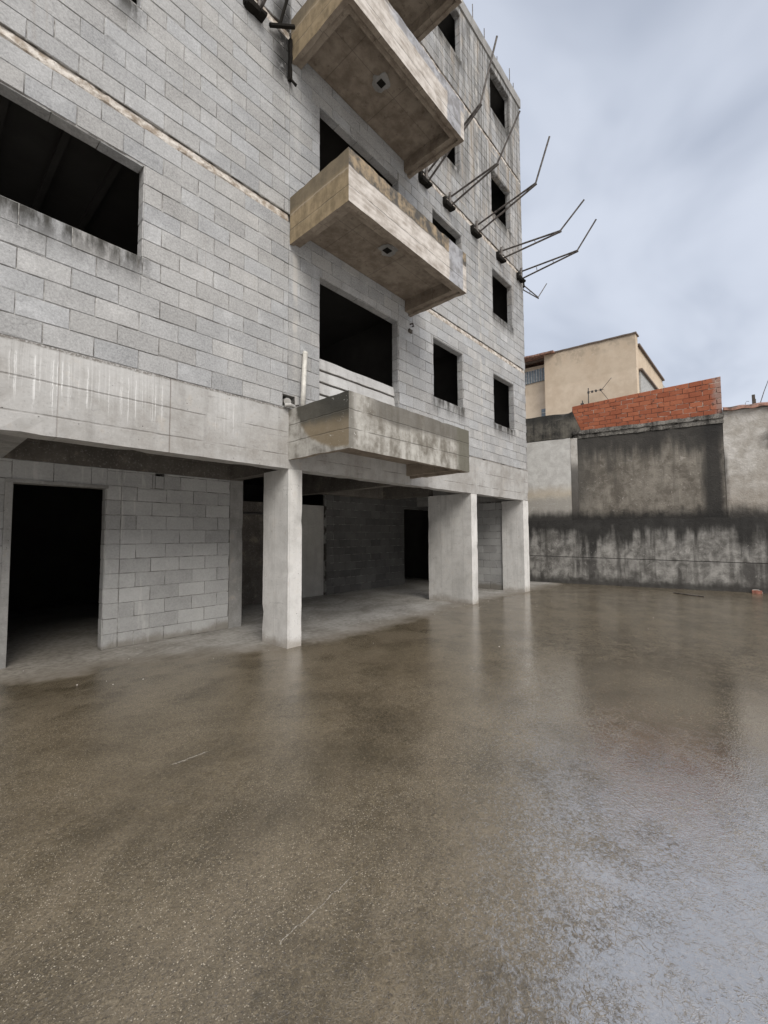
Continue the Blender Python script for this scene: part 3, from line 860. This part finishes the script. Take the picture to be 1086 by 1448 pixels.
p = thing('sooty_strip', 'blackened metal strip hanging on the wall against the left end of the upper balcony', 'metal strip', (3.47, -.006, 7.96))
bm = bmesh.new(); box(bm, -.035, .005, -.05, .004, .0, .62); cut_fine(bm, .05); roughen(bm, .010, 12); obj('strip_body', bm, M['soot'], p)
bm = bmesh.new(); tube(bm, [(-.01, -.03, .02), (.03, -.07, -.05), (.06, -.075, -.06)], .02, 6); obj('strip_end', bm, M['soot'], p)
bm = bmesh.new(); tube(bm, [(-.36, -.04, .50), (-.02, -.12, .72)], .028, 6); tube(bm, [(-.22, -.05, .60), (-.16, -.16, 1.0)], .022, 6); obj('strip_brace', bm, M['soot'], p)

# scaffold brackets: two chords from a wall clamp meet at an elbow, a raised arm beyond it
def bracket(u, elbow, tip, label, along='y', y=0., r=.021):
    g = 'scaffold net brackets along the third floor line'
    if along == 'y':
        b = thing('scaffold_bracket', label, 'bracket', (u, 0, 8.5), 0, g)
        P_ = lambda o, z, s=0.: (s, -o, z-8.5)
    else:
        b = thing('scaffold_bracket', label, 'bracket', (UE, y, 8.5), 0, g)
        P_ = lambda o, z, s=0.: (o, s, z-8.5)
    zt, zb = 8.72, 8.49
    (eo, ez), (to, tz) = elbow, tip
    bm = bmesh.new(); tube(bm, [P_(.06, zt, .02), P_(eo, ez+.012, .0)], r); obj('top_chord', bm, M['steel'], b)
    bm = bmesh.new(); tube(bm, [P_(.10, zb, -.02), P_(eo+.03, ez-.012, .0)], r); obj('bottom_chord', bm, M['steel'], b)
    for t in (.28, .58):
        a = (1-t)*.06+t*eo
        bm = bmesh.new(); tube(bm, [P_(a, (1-t)*zt+t*ez), P_(a+.02, (1-t)*zb+t*ez)], .009, 6); obj('web_bar', bm, M['steel'], b)
    bm = bmesh.new(); tube(bm, [P_(eo-.02, ez-.03), P_(eo+.01, ez+.02), P_(to, tz)], r*.9); obj('raised_arm', bm, M['steel'], b)
    bm = bmesh.new(); tube(bm, [P_(.045, 8.43), P_(.045, 8.80)], .030, 8); obj('upright', bm, M['steel'], b)
    bm = bmesh.new()
    def bx(o0, o1, s0, s1, z0, z1):
        if along == 'y': box(bm, s0, s1, -o1, -o0, z0-8.5, z1-8.5)
        else: box(bm, o0, o1, s0, s1, z0-8.5, z1-8.5)
    bx(-.004, .10, -.20, .05, 8.42, 8.50); bx(.0, .06, -.22, -.14, 8.44, 8.60); bx(.02, .14, -.03, .05, 8.40, 8.455)
    cut_fine(bm, .06); roughen(bm, .012, 11)
    obj('clamp', bm, M['soot'], b)
    return b
bracket(2.95, (1.35, 8.95), (1.75, 9.8), 'leftmost scaffold bracket with blackened clamp, high on the wall left of the balconies')
bracket(6.72, (1.243, 9.285), (1.598, 10.314), 'scaffold bracket half hidden behind the right end of the upper balcony')
bracket(7.56, (1.139, 8.782), (1.623, 9.547), 'scaffold bracket beside the upper balcony whose raised arm ends at the building corner')
bracket(8.69, (1.441, 8.915), (1.762, 9.761), 'scaffold bracket crossing in front of a corner window with its arm rising steeply')
bracket(9.93, (1.504, 8.512), (2.045, 8.985), 'second scaffold bracket from the building corner, just above the right hand window')
bracket(11.09, (1.511, 8.621), (1.976, 9.216), 'scaffold bracket nearest the building corner reaching farthest over the sky')
bracket(UE, (1.55, 8.80), (2.28, 9.57), 'small scaffold bracket on the end wall peeking out behind the building corner', along='x', y=.2, r=.017)

# ------------------------------------------------------------------ ground
bm = bmesh.new()
def sheet(x0, x1, y0, y1):
    v = [bm.verts.new((x, y, 0)) for x, y in ((x0, y0), (x1, y0), (x1, y1), (x0, y1))]; bm.faces.new(v)
sheet(-400, 400, -400, 400)
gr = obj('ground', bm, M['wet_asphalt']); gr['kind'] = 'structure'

# ------------------------------------------------------------------ boundary wall on the right
TH = math.atan2(-.9852, .1714)
wl = thing('boundary_wall', 'tall stained concrete boundary wall with black algae streaks at the right side of the yard', 'wall', (13.82, 0, 0), TH)
def wpart(name, mat, x0, x1, y0, y1, z0, z1, step=.2, amp=.008, chip=0., parent=None):
    bm = bmesh.new(); box(bm, x0, x1, y0, y1, z0, z1); cut_fine(bm, step); roughen(bm, amp, 2.2, chip)
    return obj(name, bm, M[mat], parent or wl)
wpart('plinth_wall', 'wall_plinth', -9., 12., -.035, .25, -.05, 1.945, .3, .008, .12)
wpart('painted_panel', 'wall_pale', -9., .30, .0, .25, 1.80, 4.52, .3, .004)
wpart('pilaster', 'wall_right', .305, .50, -.006, .25, 1.80, 4.50, .3, .006)
wpart('stained_panel', 'wall_main', .505, 4.08, .004, .25, 1.80, 4.45, .2, .009)
wpart('rough_plaster_panel', 'wall_right', 4.085, 12., -.004, .25, 1.80, 4.79, .2, .012)
wpart('dark_cap', 'wall_cap', -9., .37, -.012, .25, 4.525, 5.33, .25, .012, .2)
bm = bmesh.new(); box(bm, .375, 4.10, -.022, .25, 4.46, 4.585); box(bm, .375, 4.11, -.055, .25, 4.59, 4.705)
cut_fine(bm, .09); roughen(bm, .018, 5, .25)
obj('broken_ledge', bm, M['wall_ledge'], wl)
# slanting mortar haunch where the cap meets the bricks
bm = bmesh.new()
pts = [(.372, 4.70), (.62, 4.70), (.374, 5.36)]
a = [bm.verts.new((x, .0, z)) for x, z in pts]; b = [bm.verts.new((x, .2, z)) for x, z in pts]
bm.faces.new(a); bm.faces.new(b[::-1])
for k in range(3): bm.faces.new((a[(k+1) % 3], a[k], b[k], b[(k+1) % 3]))
obj('mortar_haunch', bm, M['wall_cap'], wl)
# clay tile coping on the right panel: shallow rolls sloping up to the back
bm = bmesh.new()
cols = []
for i in range(220):
    q = 4.10+i*.036
    c = []
    for j, yy in enumerate((-.11, -.105, .0, .16, .34)):
        zz = 4.815+.016*math.sin(2*math.pi*q/.40)*(1 if j < 4 else .6)+(yy+.11)*.30+.012*noise.noise(Vector((q*3, yy*4, 1)))
        yj = yy+(.02*noise.noise(Vector((math.floor(q/.40)*3.7, 0, 5))) if j < 2 else 0)
        c.append((q, yj, zz-(.06 if j == 0 else 0)))
    cols.append([bm.verts.new(p) for p in c]+[bm.verts.new((q, .0, c[0][2]+.01))])
for A, B in zip(cols, cols[1:]):
    for j in range(4): bm.faces.new((A[j], B[j], B[j+1], A[j+1]))
    bm.faces.new((A[5], B[5], B[0], A[0]))
bm.faces.new((cols[0][0], cols[0][1], cols[0][2], cols[0][5]))
obj('tile_coping', bm, M['clay_tile'], wl)
bm = bmesh.new(); box(bm, 4.11, 12., -.035, .24, 4.75, 4.845); cut_fine(bm, .2); roughen(bm, .01, 5); obj('coping_bed', bm, M['wall_ledge'], wl)
# brick parapet: stands on the ledge
br = thing('brick_parapet', 'orange hollow brick parapet built on top of the stained boundary wall', 'brick wall', (13.82, 0, 4.70), TH)
def tfb(u, d, z):
    k = .80+.22*(u-.37)/3.7
    return (u, d+.03, z*k)
nrow = 7
top = courses(0, nrow*.145, .145)
bm = bmesh.new(); masonry(bm, [(.38, 4.09)], top, [], bw=.30, joint=.013, depth=.014, jit=.012, tf=tfb, ragged=.005)
# cut along the slanting haunch
bmesh.ops.bisect_plane(bm, geom=bm.verts[:]+bm.edges[:]+bm.faces[:], plane_co=(.63, 0, 0), plane_no=(-.93, 0, -.35), clear_outer=True)
obj('brick_course', bm, M['hollow_brick'], br)
bm = bmesh.new(); panel(bm, .376, 4.085, 0., nrow*.145-.01, [], .012, .15, tf=tfb)
obj('mortar_bed', bm, M['brick_mortar'], br)

def local_to_world(s, d, z):
    c, sn = math.cos(TH), math.sin(TH)
    return (13.82+c*s-sn*d, sn*s+c*d, z)
p = thing('wooden_post', 'short dark wooden post stub standing behind the tiles on the right wall', 'post', local_to_world(4.80, .40, 0), TH)
bm = bmesh.new(); box(bm, -.03, .03, -.03, .03, 0., 5.20); cut_fine(bm, .3); roughen(bm, .005, 9); obj('post_shaft', bm, M['timber'], p)
bm = bmesh.new(); box(bm, .031, .045, -.02, .02, 4.9, 5.08); obj('post_cleat', bm, M['steel'], p)
bm = bmesh.new()
tube(bm, [(0, 0, 4.7), (.16, -.0, 5.25), (.62, .0, 6.6)], .010, 6)
o = obj('leaning_rod', bm, M['steel'], None, loc=local_to_world(4.86, .42, 0)); o.rotation_euler = (0, 0, TH)
tag(o, 'thin metal rod leaning to the right beside the wooden post stub', 'rod')
bm = bmesh.new()
tube(bm, [(0, 0, 4.8), (.0, 0, 5.0), (.03, 0, 5.04), (.08, 0, 5.03)], .006, 6)
o = obj('bent_wire', bm, M['steel'], None, loc=local_to_world(4.62, .36, 0)); o.rotation_euler = (0, 0, TH)
tag(o, 'hooked wire end sticking up behind the clay tiles left of the post stub', 'wire')

# ------------------------------------------------------------------ beige house behind (faces the yard on x = const)
hs = thing('beige_house', 'beige stuccoed house with a sloping roof edge rising behind the boundary wall', 'house', (26, 0, 0))
bm = bmesh.new()
def quadprism(pts, x0, x1):
    a = [bm.verts.new((x0, y, z)) for y, z in pts]; b = [bm.verts.new((x1, y, z)) for y, z in pts]
    n = len(pts); bm.faces.new(a[::-1]); bm.faces.new(b)
    for i in range(n): bm.faces.new((a[i], a[(i+1) % n], b[(i+1) % n], b[i]))
quadprism([(.16, 0), (.16, 12.30), (5.10, 12.50), (5.10, 0)], 0, .5)
quadprism([(.20, 0), (.20, 11.85), (5.0, 11.95), (5.0, 0)], .5, 8.0)
obj('gable_wall', bm, M['stucco'], hs)
bm = bmesh.new(); quadprism([(5.105, 0), (5.105, 12.15), (14., 12.6), (14., 0)], .55, 6.)
obj('recessed_wall', bm, M['stucco'], hs)
bm = bmesh.new(); quadprism([(.10, 12.305), (.10, 12.38), (5.15, 12.58), (5.15, 12.505)], -.06, .6)
cut_fine(bm, .3); roughen(bm, .02, 3); obj('roof_edge', bm, M['fascia'], hs)
bm = bmesh.new(); quadprism([(.08, 11.855), (.08, 11.95), (5., 12.05), (5., 11.955)], .61, 8.1)
obj('side_roof_edge', bm, M['fascia'], hs)
bm = bmesh.new(); quadprism([(4.45, 12.47), (4.45, 12.57), (14., 12.98), (14., 12.86)], -.30, 6.2); cut_fine(bm, .2); roughen(bm, .03, 2)
obj('tiled_eave', bm, M['clay_tile'], hs)
bm = bmesh.new(); quadprism([(5.12, 12.38), (5.12, 12.50), (14., 12.80), (14., 12.68)], .40, .54); obj('eave_board', bm, M['fascia'], hs)
v = None
bm = bmesh.new(); box(bm, .50, .546, 5.22, 6.75, 11.15, 11.95); v = obj('glass_vent', bm, M['vent_glass'], hs)
for k in range(9):
    bm = bmesh.new(); box(bm, .46, .505, 5.25+k*.17, 5.30+k*.17, 11.16, 11.94); obj('vent_bar', bm, M['vent_bar'], v)
bm = bmesh.new(); box(bm, .50, .546, 5.2, 5.55, 8.4, 9.35); v = obj('window', bm, M['vent_glass'], hs)
for z in (8.85, 8.62, 9.1):
    bm = bmesh.new(); box(bm, .47, .505, 5.2, 5.55, z-.03, z+.03); obj('window_bar', bm, M['vent_bar'], v)
# balcony recess on the side that runs away, with its grey soffit panel
bm = bmesh.new(); box(bm, .62, 5.2, .10, .196, 7.5, 10.42); obj('side_panel', bm, M['grey_panel'], hs)
bm = bmesh.new(); box(bm, .52, 5.3, -.02, .197, 10.425, 10.52); obj('side_ledge', bm, M['fascia'], hs)
bm = bmesh.new(); box(bm, 8.05, 10.5, .25, 5., 0, 11.75); obj('rear_block', bm, M['grey_panel'], hs)
# antenna in front of the beige wall
an = thing('tv_antenna', 'thin television antenna in front of the beige house wall, above the bricks', 'antenna', (25.6, 0, 0))
bm = bmesh.new(); tube(bm, [(0, 2.56, 0), (0, 2.50, 9.75)], .03, 6); obj('mast', bm, M['dark_metal'], an)
bm = bmesh.new(); tube(bm, [(0, 2.55, 9.55), (0, 1.70, 9.5)], .012, 6); obj('boom', bm, M['dark_metal'], an)
for (a, b) in (((0, 1.85, 9.46), (0, 1.30, 10.05)), ((0, 1.85, 9.46), (0, 1.5, 8.9))):
    bm = bmesh.new(); tube(bm, [a, b], .014, 5); obj('element', bm, M['dark_metal'], an)
for y in (2.50, 2.3, 2.1, 1.86):
    bm = bmesh.new(); box(bm, -.04, .04, y-.045, y+.045, 9.45, 9.56); obj('fitting', bm, M['dark_metal'], an)
bm = bmesh.new(); tube(bm, [(25.6, 2.85, 0), (25.6, 2.83, 9.1)], .035, 6); box(bm, 25.54, 25.66, 2.76, 2.92, 8.75, 8.95)
tag(obj('pipe_post', bm, M['dark_metal']), 'short dark pipe post left of the television antenna in front of the beige wall', 'post')

# ------------------------------------------------------------------ small debris on the ground
p = thing('brick_scrap', 'small reddish broken brick scrap at the foot of the boundary wall', 'debris', (14.45, -4.55, .0))
bm = bmesh.new(); box(bm, -.06, .07, -.09, .10, .002, .07); cut_fine(bm, .04); roughen(bm, .014, 18); obj('scrap_body', bm, M['scrap_red'], p)
bm = bmesh.new(); tube(bm, [(-.05, -.10, .02), (.0, -.02, .09), (.02, .09, .08)], .012, 6); obj('scrap_strip', bm, M['rubble'], p)
bm = bmesh.new(); tube(bm, [(13.2, -2.95, .012), (12.95, -3.35, .012), (12.83, -3.62, .012)], .012, 6)
tag(obj('iron_bar', bm, M['steel']), 'short dark iron bar lying on the wet ground near the stained wall', 'bar')
bm = bmesh.new()
for k in range(60):
    x = random.uniform(.4, 9.8); y = random.uniform(-.1, 1.6) if x < 8 else random.uniform(-1.5, .2)
    if random.random() < .12: x, y = random.uniform(4, 13), random.uniform(-4, -.5)
    s = random.uniform(.003, .009)
    mtx = Matrix.Translation((x, y, s*.5)) @ Matrix.Rotation(random.random()*6, 4, 'Z') @ Matrix.Diagonal((s, s*random.uniform(.6, 1.3), s*.7, 1))
    bmesh.ops.create_icosphere(bm, subdivisions=1, radius=1., matrix=mtx)
tag(obj('rubble_crumbs', bm, M['rubble']), 'pale crumbs of mortar scattered on the floor under the building and yard', 'debris', kind='stuff')

# ------------------------------------------------------------------ camera
FPX, PITCH, ROLL, YAW, DIST = 611.683, R(3.1217), R(-.27856), R(41.7693), 4.86387
f0 = Vector((math.cos(YAW), math.sin(YAW), 0)); rt = Vector((math.sin(YAW), -math.cos(YAW), 0)); up = Vector((0, 0, 1))
fw = f0*math.cos(PITCH)+up*math.sin(PITCH); u0 = -f0*math.sin(PITCH)+up*math.cos(PITCH)
r1 = rt*math.cos(ROLL)+u0*math.sin(ROLL); u1 = -rt*math.sin(ROLL)+u0*math.cos(ROLL)
cd = bpy.data.cameras.new('camera'); cam = link(bpy.data.objects.new('camera', cd))
cam.matrix_world = Matrix(((r1.x, u1.x, -fw.x, 0), (r1.y, u1.y, -fw.y, -DIST), (r1.z, u1.z, -fw.z, 1.5), (0, 0, 0, 1)))
cd.sensor_fit = 'HORIZONTAL'; cd.sensor_width = 36; cd.lens = 36*FPX/1086
cd.clip_start = .05; cd.clip_end = 2000
scene.camera = cam

# ------------------------------------------------------------------ overcast light
SUN_EL, SUN_AZ = R(40), R(243)          # compass-like: direction towards the sun in the xy plane, from +x counter-clockwise
wd = bpy.data.worlds.new('World'); scene.world = wd; wd.use_nodes = True
nt = wd.node_tree; nt.nodes.clear(); g = G(nt)
sky = g.node('ShaderNodeTexSky', sky_type='NISHITA'); sky.sun_disc = False
sky.sun_elevation = SUN_EL; sky.sun_rotation = math.pi/2-SUN_AZ
sky.air_density = 1.2; sky.dust_density = 3.; sky.ozone_density = 1.5
D_ = g.gen(); dx, dy, dz = g.xyz(D_)
zz = dz.max(0.)+.38
cv = g.vec(dx/zz, dy/zz, 0.)
c1 = g.noise(g.vadd(cv, g.vec(5.5, -3.7, 0.)), 2.1, 4, .48, .4); c2 = g.noise(g.vadd(cv, g.vec(2.3, 5.1, 0.)), .9, 3, .5, .3)
cl = g.sm(c1*.55+c2*.45, .42, .62)
cloud = g.mix(cl, (3.1, 3.46, 4.22), (5.05, 5.42, 6.2))      # radiance scaled by the 0.1 strength below
# brighter overhead and behind the camera, as under a real thin overcast
sx, sy, sz = math.cos(SUN_AZ)*math.cos(SUN_EL), math.sin(SUN_AZ)*math.cos(SUN_EL), math.sin(SUN_EL)
ge = R(56); tow = dx*math.cos(SUN_AZ)*math.cos(ge)+dy*math.sin(SUN_AZ)*math.cos(ge)+dz*math.sin(ge)
boost = 1.+g.sm(tow, .42, 1.)*1.9
cloud = g.mix(1., cloud, g.mix(g.sm(tow, .3, .9), g.grey(boost), g.mix(1., g.grey(boost), (1.10, 1.0, .87), 'MULTIPLY')), 'MULTIPLY')
colr = g.mix(.90, E(g, sky.outputs[0]), cloud)
# low sky behind the viewer darkened to deepen shade; stands in for unseen houses
low_dark = g.sm(dx*-.45+dy*-.89, .05, .35)*g.sm(dz, .18, .50, 1., 0.)
colr = g.mix(low_dark*.80, colr, (1.1, 1.05, 1.0))
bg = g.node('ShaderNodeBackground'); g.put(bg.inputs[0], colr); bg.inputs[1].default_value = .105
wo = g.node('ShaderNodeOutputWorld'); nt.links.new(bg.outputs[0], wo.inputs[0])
sd = bpy.data.lights.new('sun', 'SUN'); sd.energy = 1.6; sd.angle = R(32); sd.color = (1., .95, .87)
so = link(bpy.data.objects.new('sun', sd))
so.rotation_euler = (Vector((-sx, -sy, -sz))).to_track_quat('-Z', 'Y').to_euler(); so.location = (0, -10, 20)

vs = scene.view_settings
scene.display_settings.display_device = 'sRGB'
vs.view_transform = 'Standard'; vs.look = 'None'; vs.gamma = 1; vs.exposure = 0.43
scene.cycles.max_bounces = 6; scene.cycles.diffuse_bounces = 3; scene.cycles.glossy_bounces = 3
scene.cycles.use_denoising = True
